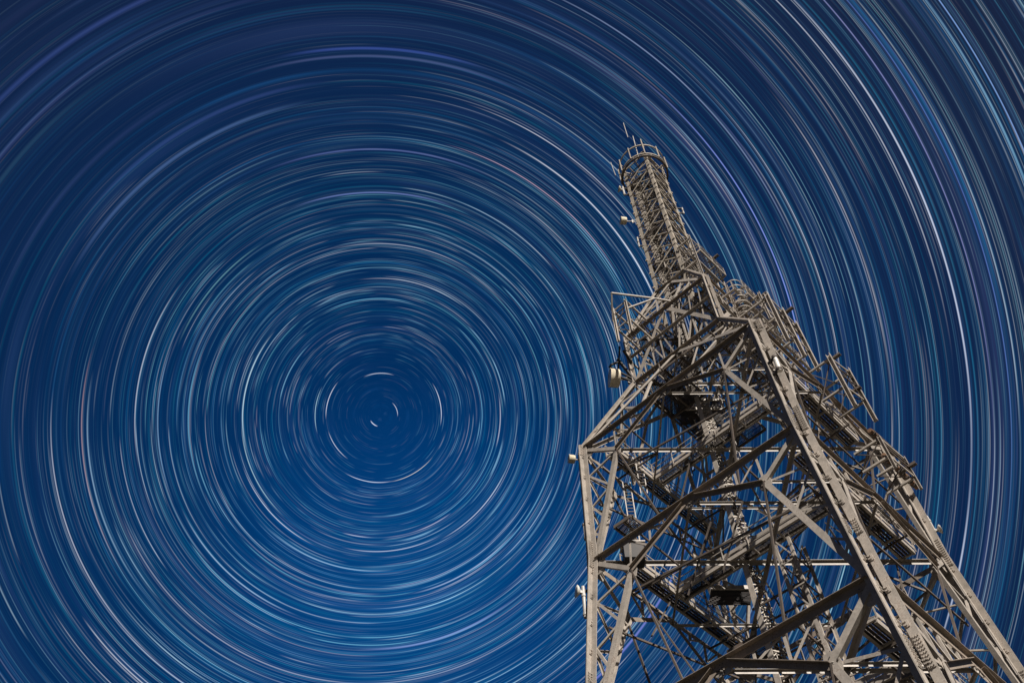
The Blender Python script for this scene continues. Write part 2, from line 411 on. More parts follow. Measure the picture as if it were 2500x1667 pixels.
BASE = [(11.70, 9.13, 0.57, 0.105), (9.13, 6.32, 0.60, 0.115), (6.32, 3.0, 0.72, 0.13), (3.0, -0.40, 0.8, 0.14)]
for k in range(4):
    for (zt, zb, dz, w) in BASE:
        e = 0.965
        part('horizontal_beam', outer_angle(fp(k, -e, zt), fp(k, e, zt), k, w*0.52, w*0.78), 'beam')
        zg = zt - dz
        for sg in (-1, 1):
            Mp = fp(k, 0.06*sg, zt-0.05); G = fp(k, 0.61*sg, zg); Bq = fp(k, 0.955*sg, zb+0.10)
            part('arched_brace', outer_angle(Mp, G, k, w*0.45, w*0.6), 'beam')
            part('main_brace', web_angle(G, Bq, k, w*0.74, side=-sg))
            part('knee_strut', web_angle(fp(k, 0.955*sg, zt-0.09), G, k, w*0.62, side=sg, out=0.004))
            gm, gb = gusset(k, G - ZUP*w*0.2, w*0.85, w*1.2)
            part('gusset_plate', gm, 'paint', [('bolt_heads', gb, 'bolt')])
            # truss web above the arch
            prev = None
            for j, s in enumerate((0.61, 0.41, 0.21)):
                zc = (zt-0.05) + (zg - (zt-0.05))*((s-0.06)/(0.61-0.06))
                top = fp(k, s*sg, zt-0.05); bot = fp(k, s*sg, zc)
                if j > 0 and s < 0.3: pass
                part('lacing_bar', web_angle(bot, top, k, w*0.30, side=1, out=-0.01))
                if prev is not None:
                    part('lacing_bar', web_angle(bot, prev, k, w*0.27, side=1, out=-0.03))
                prev = top
            # web between leg and main brace
            lz = [zt + (zb-zt)*q for q in (0.28, 0.56, 0.78)]
            bz = [0.36, 0.66, 0.84]
            lastb = G
            for z_, q in zip(lz, bz):
                lp = fp(k, 0.965*sg, z_); bp = G.lerp(Bq, q)
                part('lacing_bar', web_angle(lastb, lp, k, w*0.3, side=1, out=-0.03))
                part('lacing_bar', web_angle(lp, bp, k, w*0.34, side=-sg, out=-0.01))
                lastb = bp
        gm, gb = gusset(k, fp(k, 0, zt-0.09), w*1.3, w*0.65)
        part('gusset_plate', gm, 'paint', [('bolt_heads', gb, 'bolt')])
        for sg in (-1, 1):
            gm, gb = gusset(k, fp(k, 0.93*sg, zt-0.12), w*1.0, w*1.5)
            part('gusset_plate', gm, 'paint', [('bolt_heads', gb, 'bolt')])
    # shoulder 13.62 -> 11.70
    zt, zb = 13.62, 11.70
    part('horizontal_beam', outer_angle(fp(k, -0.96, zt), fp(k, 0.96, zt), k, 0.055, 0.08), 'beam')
    for sg in (-1, 1):
        part('shoulder_brace', web_angle(fp(k, 0.05*sg, zt-0.05), fp(k, 0.95*sg, zb+0.06), k, 0.07, side=sg))
        for q, w in ((0.33, 0.05), (0.62, 0.05)):
            z_ = zt + (zb-zt)*q; bp = fp(k, 0.05*sg, zt-0.05).lerp(fp(k, 0.95*sg, zb+0.06), q)
            part('lacing_bar', web_angle(bp, fp(k, 0.97*sg, z_), k, w, side=sg, out=-0.02))
            part('lacing_bar', web_angle(bp, fp(k, 0.55*sg*q*2, zt-0.03) if q < 0.5 else fp(k, 0.97*sg, zt + (zb-zt)*0.33), k, w*0.9, side=sg, out=-0.03))
        part('lacing_bar', web_angle(fp(k, 0.05*sg, zt-0.05).lerp(fp(k, 0.95*sg, zb+0.06), 0.6), fp(k, 0.3*sg, zb+0.05), k, 0.05, side=sg, out=-0.03))
        part('lacing_bar', web_angle(fp(k, 0.3*sg, zb+0.05), fp(k, 0.05*sg, zt-0.05).lerp(fp(k, 0.95*sg, zb+0.06), 0.3), k, 0.045, side=sg, out=-0.03))
    # waist 15.17 -> 13.62
    zt, zb = 15.17, 13.62
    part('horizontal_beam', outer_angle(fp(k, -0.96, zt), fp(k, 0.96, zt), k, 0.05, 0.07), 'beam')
    part('horizontal_beam', outer_angle(fp(k, -0.96, 14.45), fp(k, 0.96, 14.45), k, 0.045, 0.05))
    for sg in (-1, 1):
        part('waist_brace', web_angle(fp(k, 0.05*sg, zt-0.04), fp(k, 0.93*sg, zb+0.07), k, 0.085, side=sg))
        for q in (0.25, 0.5, 0.75):
            bp = fp(k, 0.05*sg, zt-0.04).lerp(fp(k, 0.93*sg, zb+0.07), q)
            part('lacing_bar', web_angle(bp, fp(k, (0.05+0.88*q)*sg, 13.68), k, 0.032, side=sg, out=-0.02))
            part('lacing_bar', web_angle(bp, fp(k, (0.05+0.88*(q-0.25))*sg, 13.68), k, 0.028, side=sg, out=-0.03))
            part('lacing_bar', web_angle(bp, fp(k, (0.12+0.88*q)*sg, 15.12), k, 0.028, side=sg, out=-0.03))
    # mast shoulder 17.04 -> 15.17
    zt, zb = 17.04, 15.17
    part('horizontal_beam', outer_angle(fp(k, -0.96, zt), fp(k, 0.96, zt), k, 0.055, 0.06))
    for sg in (-1, 1):
        part('shoulder_brace', web_angle(fp(k, 0.05*sg, zt-0.03), fp(k, 0.93*sg, zb+0.05), k, 0.065, side=sg))
        for q in (0.35, 0.65):
            bp = fp(k, 0.05*sg, zt-0.03).lerp(fp(k, 0.93*sg, zb+0.05), q)
            part('lacing_bar', web_angle(bp, fp(k, 0.96*sg, zt+(zb-zt)*(q+0.05)), k, 0.045, side=sg, out=-0.02))
            part('lacing_bar', web_angle(bp, fp(k, 0.5*sg*q, zb+0.04), k, 0.045, side=sg, out=-0.02))
    for z_ in (16.1, 15.7):
        part('lacing_bar', web_angle(fp(k, -0.97, z_), fp(k, 0.97, z_), k, 0.045, out=-0.03))
    # mast lattice: crossed bars
    z = 17.10; j = 0
    while z < 23.5:
        for sg in (-1, 1):
            part('mast_brace', web_angle(fp(k, (1 if k%2 else -1)*0.93*sg, z), fp(k, -(1 if k%2 else -1)*0.93*sg, min(z+0.65, 24.0)), k, 0.044 if sg > 0 else 0.026, side=1, out=0.004 if sg > 0 else -0.02), 'mast')
        z += 0.65; j += 1
    part('horizontal_beam', web_angle(fp(k, -1, 23.35), fp(k, 1, 23.35), k, 0.04, out=0.01), 'mast')
    part('horizontal_beam', web_angle(fp(k, -1, 24.0), fp(k, 1, 24.0), k, 0.05, out=0.01), 'mast')

# inner lattice of the mast, horizontal frames with the cross ties
for z in [17.04 + 0.65*i for i in range(11)]:
    mb = MB()
    for i in range(4): rect(mb, cor(i, z), cor(i+1, z), 0.025, 0.02, ZUP)
    rect(mb, cor(0, z), cor(2, z), 0.02, 0.02, ZUP); rect(mb, cor(1, z), cor(3, z), 0.018, 0.018, ZUP)
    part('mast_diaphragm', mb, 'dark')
    for k in range(4):
        if z > 23: break
        for q in (-1, 1):
            a = fp(k, 0.55*q, z) - FN[k]*0.12; b = fp(k, -0.55*q, z + 0.65) - FN[k]*0.12
            mb = MB(); rect(mb, a, b, 0.016, 0.014, FN[k]); part('inner_lattice_bar', mb, 'mast')
        mb = MB(); rect(mb, fp(k, 0.55, z) - FN[k]*0.12, fp(k, 0.55, z + 0.65) - FN[k]*0.12, 0.02, 0.014, FN[k]); part('inner_lattice_bar', mb, 'mast')

# --- plan bracing at each level
for z, w in ((11.70, 0.07), (9.13, 0.075), (6.32, 0.085), (13.62, 0.06), (15.17, 0.05)):
    h = hh(z); zz = z - 0.02
    mids = [fp(k, 0, zz) for k in range(4)]
    for (i, j) in ((1, 3), (0, 2)):
        a, b = cor(i, zz)*0.97, cor(j, zz)*0.97; a.z = b.z = zz - (0.0 if i == 1 else 0.045)
        mb = beam_n(a, b, facing(a, b), w*0.62, w*0.95)
        part('diagonal_beam', mb)
    for k in range(4):
        a, b = mids[k], mids[(k+1) % 4]; a2 = Vector((a.x, a.y, zz-0.10)); b2 = Vector((b.x, b.y, zz-0.10))
        mb = beam_n(a2, b2, facing(a2, b2), w*0.35, w*0.55); part('plan_brace', mb, 'paint')
        c = (a + b)/2; c.z = zz - 0.1
        # thin ties from the middle of each diamond side
        q = cor(k+1, zz)*0.5
        for sg in (0.5, -0.5):
            e = fp(k, 0.5, zz-0.05) if sg > 0 else fp((k+1) % 4, -0.5, zz-0.05)
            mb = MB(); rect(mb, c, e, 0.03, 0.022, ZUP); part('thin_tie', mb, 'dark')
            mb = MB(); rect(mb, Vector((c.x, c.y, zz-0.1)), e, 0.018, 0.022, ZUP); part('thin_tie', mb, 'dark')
    if z < 12:
        zg = {11.70: 11.13, 9.13: 8.53, 6.32: 5.60}[z]
        for k in range(4):
            a = fp(k, 0.61, zg); b = fp((k+1) % 4, -0.61, zg)
            mb = beam_n(a, b, facing(a, b), w*0.3, w*0.5); part('corner_tie', mb)
            c = (a+b)/2
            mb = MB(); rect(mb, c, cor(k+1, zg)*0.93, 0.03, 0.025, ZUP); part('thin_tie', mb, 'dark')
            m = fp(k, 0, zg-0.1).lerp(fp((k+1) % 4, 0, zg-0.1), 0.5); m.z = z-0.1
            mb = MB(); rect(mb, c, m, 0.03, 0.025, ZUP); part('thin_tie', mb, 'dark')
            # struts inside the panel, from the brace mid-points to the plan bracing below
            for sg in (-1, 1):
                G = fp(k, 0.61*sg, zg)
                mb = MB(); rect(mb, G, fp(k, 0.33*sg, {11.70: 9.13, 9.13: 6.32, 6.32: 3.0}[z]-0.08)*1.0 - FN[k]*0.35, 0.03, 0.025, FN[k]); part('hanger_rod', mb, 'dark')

# --- walkways: two along the side faces, one across
def walkway(p0, p1, wdt, z, planks=True):
    """p0,p1 centre line (x,y)"""
    a = Vector((p0[0], p0[1], z)); b = Vector((p1[0], p1[1], z)); d = (b-a).normalized(); n = Vector((-d.y, d.x, 0))
    L = (b-a).length
    frame = MB(); grate = MB(); rails = MB(); toe = MB()
    for s in (-1, 1):
        chan(frame, a + n*s*wdt/2 - ZUP*0.03, b + n*s*wdt/2 - ZUP*0.03, 0.085, 0.04, n*-s)
        rect(toe, a + n*s*(wdt/2+0.012) + ZUP*0.045, b + n*s*(wdt/2+0.012) + ZUP*0.045, 0.008, 0.06, n)
    m = int(L/0.42)
    for i in range(m+1):
        p = a + d*(L*i/m); rect(frame, p - n*wdt/2 - ZUP*0.03, p + n*wdt/2 - ZUP*0.03, 0.03, 0.03, ZUP)
        for s in (-1, 1):
            q = p + n*s*(wdt/2+0.02); rect(rails, q - ZUP*0.04, q + ZUP*0.29, 0.016, 0.010, n)
    for s in (-1, 1):
        for hz in (0.28, 0.16):
            rect(rails, a + n*s*(wdt/2+0.02) + ZUP*hz, b + n*s*(wdt/2+0.02) + ZUP*hz, 0.012, 0.012, ZUP)
    # bar grating
    nb = 5 if planks else max(4, int(wdt/0.024))
    if planks:
        for i in range(nb):
            o = -wdt/2 + wdt*(i+0.5)/nb
            rect(grate, a + n*o, b + n*o, wdt/nb - 0.010, 0.008, n)
        nb = 0
    for i in range(nb):
        o = -wdt/2 + wdt*(i+0.5)/nb
        rect(grate, a + n*o, b + n*o, 0.006, 0.016, n)
    mm = int(L/0.06)
    for i in range(mm):
        p = a + d*(L*(i+0.5)/mm); rect(grate, p - n*wdt/2 + ZUP*0.004, p + n*wdt/2 + ZUP*0.004, 0.006, 0.006, ZUP)
    part('walkway', frame, 'paint', [('floor_grating', grate, 'grate'), ('railing', rails, 'paint'), ('toe_board', toe, 'paint')])
for z in (11.70, 9.13, 6.32):
    zz = z - 0.02 + 0.06
    walkway((-1.40, 1.53), (1.42, 1.53), 0.24, zz)
    walkway((-1.40, -1.53), (1.42, -1.53), 0.24, zz)
    walkway((-0.31, 1.40), (-0.31, -1.40), 0.25, zz, False)
def landing(x0, x1, y0, y1, z, rail=True, fm='paint'):
    frame = MB(); grate = MB(); rails = MB()
    c = [Vector((x0, y0, z)), Vector((x1, y0, z)), Vector((x1, y1, z)), Vector((x0, y1, z))]
    for i in range(4):
        rect(frame, c[i] - ZUP*0.03, c[(i+1) % 4] - ZUP*0.03, 0.02, 0.06, ZUP.cross((c[(i+1) % 4]-c[i]).normalized()))
        if rail:
            for hz in (0.28, 0.15): rect(rails, c[i] + ZUP*hz, c[(i+1) % 4] + ZUP*hz, 0.014, 0.014, ZUP)
            for q in (0, 0.5): p = c[i].lerp(c[(i+1) % 4], q); rect(rails, p, p + ZUP*0.29, 0.014, 0.014, Vector((1, 0, 0)))
    m = Vector((0, (y0+y1)/2, z-0.03)); rect(frame, (x0, m.y, m.z), (x1, m.y, m.z), 0.03, 0.04, ZUP)
    n = int(abs(y1-y0)/0.024)
    for i in range(n):
        y = y0 + (y1-y0)*(i+0.5)/n; rect(grate, (x0, y, z), (x1, y, z), 0.018, 0.008, ZUP)
    n = int(abs(x1-x0)/0.07)
    for i in range(n):
        x = x0 + (x1-x0)*(i+0.5)/n; rect(grate, (x, y0, z+0.005), (x, y1, z+0.005), 0.006, 0.008, ZUP)
    part('landing', frame, fm, [('floor_grating', grate, 'grate')] + ([('railing', rails, 'paint')] if rail else []))
for (x0, x1, y0, y1, z) in ((-0.95, 0.95, -0.98, -0.42, 13.58), (-0.95, 0.95, 0.42, 0.98, 13.58), (-0.95, -0.40, -0.4, 0.4, 13.58),
        (-0.85, 0.85, -0.95, -0.3, 15.14), (-0.85, 0.0, 0.25, 0.95, 15.14), (0.35, 0.8, -0.4, 0.4, 12.6),
        (-0.36, 0.36, -0.36, 0.36, 18.3), (-0.36, 0.0, -0.36, 0.36, 19.9), (0.0, 0.36, -0.36, 0.36, 21.5), (-0.38, 0.38, -0.38, 0.38, 23.0),
        (-0.05, 0.42, 0.5, 1.0, 8.05), (-1.55, -1.25, 1.25, 1.6, 9.9), (0.9, 1.5, -1.6, -1.1, 9.95), (-0.85, -0.2, 0.1, 0.9, 13.2)):
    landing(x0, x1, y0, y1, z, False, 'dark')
# upper platform hung on the near right side of the mast foot
landing(-0.42, 0.50, -0.92, -0.45, 17.35)
landing(-0.10, 0.95, -1.40, -1.06, 15.25)

# --- cable riser through the middle of the tower and climbing ladders
st = MB(); cb = MB(); rg = MB()
rx, ry = -0.255, 0.255                      # left corner of the riser
rect(st, (rx, ry, -0.4), (rx, ry, 23.6), 0.085, 0.014, Vector((0, 1, 0)))
st2 = MB(); rect(st2, (rx+0.15, ry-0.12, -0.4), (rx+0.15, ry-0.12, 23.6), 0.03, 0.014, Vector((0, 1, 0)))
part('riser_stringer', st, 'paint'); part('riser_stringer', st2, 'paint')
z = 0.0
while z < 23.4:
    rect(rg, (rx, ry, z), (rx+0.17, ry-0.14, z + random.uniform(-.05, .05)), 0.02, 0.012, ZUP)
    rect(rg, (rx, ry+0.02, z), (rx+0.17, ry-0.12, z+0.2), 0.014, 0.01, ZUP)
    rect(rg, (rx+0.17, ry-0.14, z), (rx+0.02, ry+0.05, z+0.2), 0.014, 0.01, ZUP)
    rect(rg, (rx+0.17, ry-0.14, z), (rx+0.24, ry+0.02, z+0.1), 0.016, 0.01, ZUP)
    z += 0.14
part('riser_lattice', rg, 'mast')
for i in range(16):
    mb = MB(); f = (i+0.5)/16; x = rx + 0.03 + f*0.16; y = ry + 0.02 - f*0.14 + random.uniform(0, 0.07)
    pts = []; z = -0.4; top = random.uniform(12, 23.5)
    while z < top:
        pts.append((x + random.uniform(-.012, .012), y + random.uniform(-.012, .012), z)); z += random.uniform(0.3, 0.7)
    path(mb, pts, random.uniform(0.007, 0.013), 5)
    part('feeder_cable', mb, random.choice(['cable', 'copper', 'copper', 'mast', 'mast', 'dark']))
def ladder(p0, p1, w, wn, name='ladder', mat='paint', step=0.075, r=0.007):
    p0 = Vector(p0); p1 = Vector(p1); wn = Vector(wn).normalized()*w/2; L = (p1-p0).length; d = (p1-p0)/L
    mb = MB()
    for s in (-1, 1): rect(mb, p0 + wn*s, p1 + wn*s, 0.016, 0.008, wn)
    for i in range(int(L/step)):
        p = p0 + d*(i+0.5)*step; tube(mb, p - wn, p + wn, r, 5)
    part(name, mb, mat)
ladder((-0.1, 0.30, 17.0), (-0.1, 0.30, 24.0), 0.11, (1, 0, 0))
ladder((0.05, -0.05, 13.6), (0.05, -0.05, 17.3), 0.11, (1, 1, 0))
ladder((0.30, 0.05, 11.7), (0.30, 0.05, 15.2), 0.11, (1, 1, 0))

# --- inner stair mast on the near side, up to the second walkway
SX = [(-0.40, -0.38), (-0.40, -0.61), (-0.04, -0.61), (-0.04, -0.38)]
for (x, y) in SX:
    mb = MB(); ang(mb, (x, y, -0.4), (x, y, 8.95), 0.042, Vector((1 if x < -0.2 else -1, 0, 0)), 1); part('stair_mast_post', mb)
for i in range(4):
    (xa, ya), (xb, yb) = SX[i], SX[(i+1) % 4]
    z = 0.0; f = 1
    while z < 8.9:
        mb = MB(); rect(mb, (xa, ya, z), (xb, yb, z), 0.02, 0.016, ZUP)
        rect(mb, (xa, ya, z) if f > 0 else (xb, yb, z), (xb, yb, z+0.45) if f > 0 else (xa, ya, z+0.45), 0.022, 0.014, ZUP)
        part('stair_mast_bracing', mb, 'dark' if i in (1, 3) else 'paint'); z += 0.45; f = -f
# long slanted stays tied to the stair mast
for (z, xe) in ((8.3, -1.2), (7.7, -1.4), (7.1, -1.3), (6.5, -1.2)):
    mb = MB(); rect(mb, (-0.2, -0.61, z), (-0.22, 0.35, z), 0.03, 0.02, ZUP); part('thin_tie', mb, 'dark')
    mb = MB(); rect(mb, (-0.04, -0.61, z-0.2), (-0.1, 0.5, z-0.2), 0.026, 0.02, ZUP); part('thin_tie', mb, 'dark')

# --- ring head at the top of the mast
for z, r in ((23.75, 0.665), (24.42, 0.66)):
    mb = MB(); ringm(mb, (0, 0, z), r, 0.03, 0.045, 56); part('ring_rail', mb, 'mast')
    if z < 24:
        mb = MB(); ringm(mb, (0, 0, z-0.12), r-0.02, 0.05, 0.03, 56); part('ring_rail', mb, 'dark')
        for i in range(8):
            t = i*PI/4 + 0.2; mb = MB(); rect(mb, (0.25*math.cos(t), 0.25*math.sin(t), z-0.1), (r*math.cos(t), r*math.sin(t), z-0.06), 0.03, 0.03, ZUP); part('ring_bracket', mb, 'mast')
for i in range(10):
    t = i*2*PI/10 + 0.1; x, y = 0.69*math.cos(t), 0.69*math.sin(t); mb = MB()
    tube(mb, (x, y, 23.7), (x, y, 24.45 + (0.35 if i % 3 == 0 else 0.05)), 0.017, 6); part('ring_post', mb, 'mast')
mb = MB()
for i in range(4): rect(mb, cor(i, 24.05), Vector((0.3*CS[i][0], 0.3*CS[i][1], 24.5)), 0.04, 0.03, ZUP)
for i in range(4): rect(mb, (0.3*CS[i][0], 0.3*CS[i][1], 24.5), (0.3*CS[(i+1) % 4][0], 0.3*CS[(i+1) % 4][1], 24.5), 0.03, 0.03, ZUP)
part('mast_cap', mb, 'mast')

# --- equipment cabinet hung by the left leg, and the slim ladders beside it
def wt(x, y, z):                     # camera-frame point into the tower frame
    d = Vector((x - X0, y - Y0, 0)); c, s_ = math.cos(YAW), math.sin(YAW)
    return Vector((d.x*c + d.y*s_, -d.x*s_ + d.y*c, z))
mb = MB(); P = [wt(X0-2.17, 9.75, 0), wt(X0-1.87, 9.75, 0), wt(X0-1.87, 10.0, 0), wt(X0-2.17, 10.0, 0)]
mb.add([p + ZUP*8.98 for p in P] + [p + ZUP*9.26 for p in P], [(3, 2, 1, 0), (4, 5, 6, 7), (0, 1, 5, 4), (1, 2, 6, 5), (2, 3, 7, 6), (3, 0, 4, 7)])
cv = MB(); rect(cv, wt(X0-2.2, 9.86, 9.28), wt(X0-1.84, 9.86, 9.28), 0.02, 0.26, ZUP)
part('equipment_cabinet', mb, 'black', [('cabinet_roof', cv, 'paint')])
ladder(wt(X0-1.93, 10, 9.3), wt(X0-1.93, 10, 10.85), 0.125, wt(X0+1, Y0, 0), 'ladder', 'paint')
ladder(wt(X0-1.6, 10.3, 10.9), wt(X0-1.6, 10.3, 11.7), 0.11, wt(X0+1, Y0, 0), 'ladder', 'paint')
for (xa, xb, yy, zz_) in ((-0.80, -0.15, 10.5, 9.05), (-0.55, 0.35, 10.5, 13.75), (-0.55, 0.3, 10.45, 13.4)):
    mb = MB(); a, b = wt(X0+xa, yy, zz_), wt(X0+xb, yy, zz_); rect(mb, a, b, 0.07, 0.03, ZUP); part('platform_beam', mb)
    gr = MB()
    for q in range(12): rect(gr, wt(X0+xa, yy+0.03+0.03*q, zz_-0.02), wt(X0+xb, yy+0.03+0.03*q, zz_-0.02), 0.02, 0.012, ZUP)
    part('platform_grating', gr, 'grate')
# extra thin interior members: crossed ties on planes parallel to the faces, well inside the tower
rnd = random.Random(3)
for (zt, zb) in ((11.6, 9.2), (9.05, 6.4), (6.2, 3.2)):
    for k in range(4):
        for s0, s1 in ((-0.61, -0.3), (-0.3, 0), (0, 0.3), (0.3, 0.61)):
            for (za, zc) in ((zt-0.1, zt-1.1), (zt-1.1, zb+0.2)):
                a = fp(k, s0, za)*1; b = fp(k, s1, zc)*1
                a -= FN[k]*0.45; b -= FN[k]*0.45
                if rnd.random() < 0.5: a, b = fp(k, s1, za) - FN[k]*0.45, fp(k, s0, zc) - FN[k]*0.45
                if rnd.random() < 0.72: continue
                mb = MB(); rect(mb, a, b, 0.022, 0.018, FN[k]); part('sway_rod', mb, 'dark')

# --- cantilever antenna frames
def cframe(posts, zt, zb, inner, axis='y', w=0.055, mat='dark', beams=(0.0, 1.0), cross=True):
    """posts: list of (x,y); inner: coordinate on the tower face that the arms reach back to"""
    kids = []
    pst = []
    for (x, y) in posts:
        mb = MB(); pst.append(mb); chan(mb, (x, y, zb), (x, y, zt), w*1.1, w*0.9, Vector((-1, 0, 0)))
    arms = []; ties = []; H = zt - zb
    def R1(lst, *a):
        q = MB(); rect(q, *a); lst.append(q)
    for (x, y) in posts:
        for f in (0.06, 0.62):
            z = zt - H*f; e = (x, inner, z) if axis == 'y' else (inner, y, z)
            R1(arms, (x, y, z), e, 0.034, 0.034, ZUP)
        e0 = Vector((x, y, zt - H*0.06)); e1 = Vector((x, inner, zt - H*0.62) if axis == 'y' else (inner, y, zt - H*0.62))
        R1(ties, e0, e1, 0.014, 0.014, ZUP)
        e0 = Vector((x, y, zt - H*0.62)); e1 = Vector((x, inner, zt - H*0.06) if axis == 'y' else (inner, y, zt - H*0.06))
        R1(ties, e0, e1, 0.014, 0.014, ZUP)
    for a, b in zip(posts, posts[1:]):
        for f in (0.06, 0.2, 0.34, 0.62): R1(ties if f in (0.2, 0.34) else arms, (a[0], a[1], zt - H*f), (b[0], b[1], zt - H*f), 0.016 if f in (0.2, 0.34) else 0.03, 0.02, ZUP)
        if cross: R1(ties, (a[0], a[1], zt - H*0.06), (b[0], b[1], zt - H*0.62), 0.014, 0.014, ZUP)
    part('antenna_frame', pst[0], 'paint', [('frame_post', q, 'paint') for q in pst[1:]] + [('outrigger_arm', q, 'paint') for q in arms] + [('tie_rod', q, 'dark') for q in ties])
cframe([(-0.12, -2.24), (0.36, -2.30)], 12.12, 10.72, -1.8, w=0.06)
cframe([(-0.47, -1.84), (0.02, -1.84), (0.45, -1.84)], 14.22, 12.62, -0.95, w=0.065)
cframe([(0.0, -2.3), (0.62, -2.34)], 10.05, 9.35, -1.86, w=0.04)
cframe([(-0.44, -0.80), (0.55, -0.80)], 18.15, 16.3, -0.42, w=0.035, mat='paint', cross=False)
cframe([(0.1, -1.55), (0.9, -1.55)], 15.3, 14.3, -1.0, w=0.04)
cframe([(-1.73, 0.43), (-1.73, 0.76)], 15.25, 14.05, -1.05, axis='x', w=0.045)
for a, b in (((-2.04, 0.53, 15.25), (-1.32, 0.0, 15.25)), ((-2.04, 0.53, 15.25), (-1.73, 0.80, 15.25)), ((-2.04, 0.53, 15.25), (-1.76, 0.80, 14.8)), ((-1.32, 0, 15.25), (-1.05, -0.2, 15.22)), ((-1.32, 0, 15.25), (-1.73, 0.43, 14.9))):
    mb = MB(); rect(mb, a, b, 0.03, 0.03, ZUP); part('outrigger_bar', mb)
# short dark stub beams poking out of the frames
for (x, y, z, d) in ((0.15, -2.2, 12.3, -0.35), (0.3, -2.2, 11.5, -0.3), (0.2, -1.84, 14.3, -0.35), (0.3, -0.85, 17.9, -0.3), (0.55, -1.4, 15.8, -0.35), (0.6, -2.3, 9.8, -0.25)):
    mb = MB(); chan(mb, (x, y+0.12, z), (x, y-0.16, z), 0.06, 0.045, ZUP); part('stub_beam', mb, 'dark')

for (x0, x1, y, z) in ((-0.55, 1.0, -1.32, 14.95), (-0.2, 1.2, -1.50, 13.75), (0.2, 0.95, -1.28, 16.0)):
    mb = MB()
    for hz in (0.0, 0.14, 0.28): rect(mb, (x0, y, z+hz), (x1, y, z+hz), 0.014, 0.014 if hz else 0.05, ZUP)
    for q in range(6): rect(mb, (x0 + (x1-x0)*q/5, y, z), (x0 + (x1-x0)*q/5, y, z+0.29), 0.016, 0.016, Vector((1, 0, 0)))
    for q in range(4): rect(mb, (x0 + (x1-x0)*q/3, y, z-0.02), (x0 + (x1-x0)*q/3, -hh(z)+0.02, z-0.02), 0.035, 0.03, ZUP)
    part('side_gangway', mb)
for q in range(7):
    mb = MB(); ringm(mb, (-0.25, -1.22, 14.3 + q*0.2), 0.17, 0.012, 0.02, 20, PI*0.9, PI*2.1); part('ladder_hoop', mb)
ladder((-0.25, -1.10, 14.1), (-0.25, -1.10, 15.8), 0.11, (1, 0, 0))
for (p0, p1, r_) in (((-1.35, 0.95, 14.35), (-1.05, 1.0, 14.25), 0.03), ((-1.45, 0.95, 14.4), (-1.2, 1.25, 14.1), 0.02), ((-1.3, 1.15, 14.2), (-1.5, 1.2, 13.95), 0.03),
                     ((-1.5, 1.25, 13.95), (-1.1, 1.05, 13.75), 0.022), ((-1.3, 1.15, 14.3), (-1.05, 1.02, 13.7), 0.035), ((-1.42, 1.2, 13.7), (-1.05, 1.02, 13.62), 0.022)):
    mb = MB(); rect(mb, p0, p1, r_, r_*1.6, ZUP); part('black_bracket', mb, 'black')
rb = random.Random(11)
for q in range(46):
    k = rb.choice((0, 1, 1, 2, 3)); z = rb.uniform(12.2, 22.8); s_ = rb.uniform(-0.9, 0.9); L_ = rb.uniform(0.06, 0.2)
    p = fp(k, s_, z); mb = MB()
    rect(mb, p, p + FN[k]*L_, 0.022, 0.03, ZUP)
    if rb.random() < 0.5: tube(mb, p + FN[k]*L_ - ZUP*0.12, p + FN[k]*L_ + ZUP*0.12, 0.012, 6)
    part('stand_off_bracket', mb, rb.choice(['paint', 'dark']))

# ------------------------------------------------------------------ write the tower out
ROOT = root('lattice_tower', 'tall tapering lattice steel tower in weathered grey paint, square in plan with a ringed top', 'tower',
            (X0*S, Y0*S, EYE), YAW)
for name, lst in PARTS.items():
    if len(lst) > 98:
        rt = Matrix.Rotation(YAW, 3, 'Z')
        def score(it):
            c = rt @ Vector(it[0].v[0]) + Vector((X0, Y0, 0)); return it[0].size()/c.length
        lst = sorted(lst, key=score, reverse=True)
        rest = lst[98:]; lst = lst[:98]
        big = MB()
        for it in rest: big.merge(it[0])
        obj(name, big, rest[0][1], ROOT, kind='stuff')
    for mb, mat, kids, lab in lst:
        o = obj(name, mb, mat, ROOT)
        for kn, km, kmat in kids:
            if km.v: obj(kn, km, kmat, o)

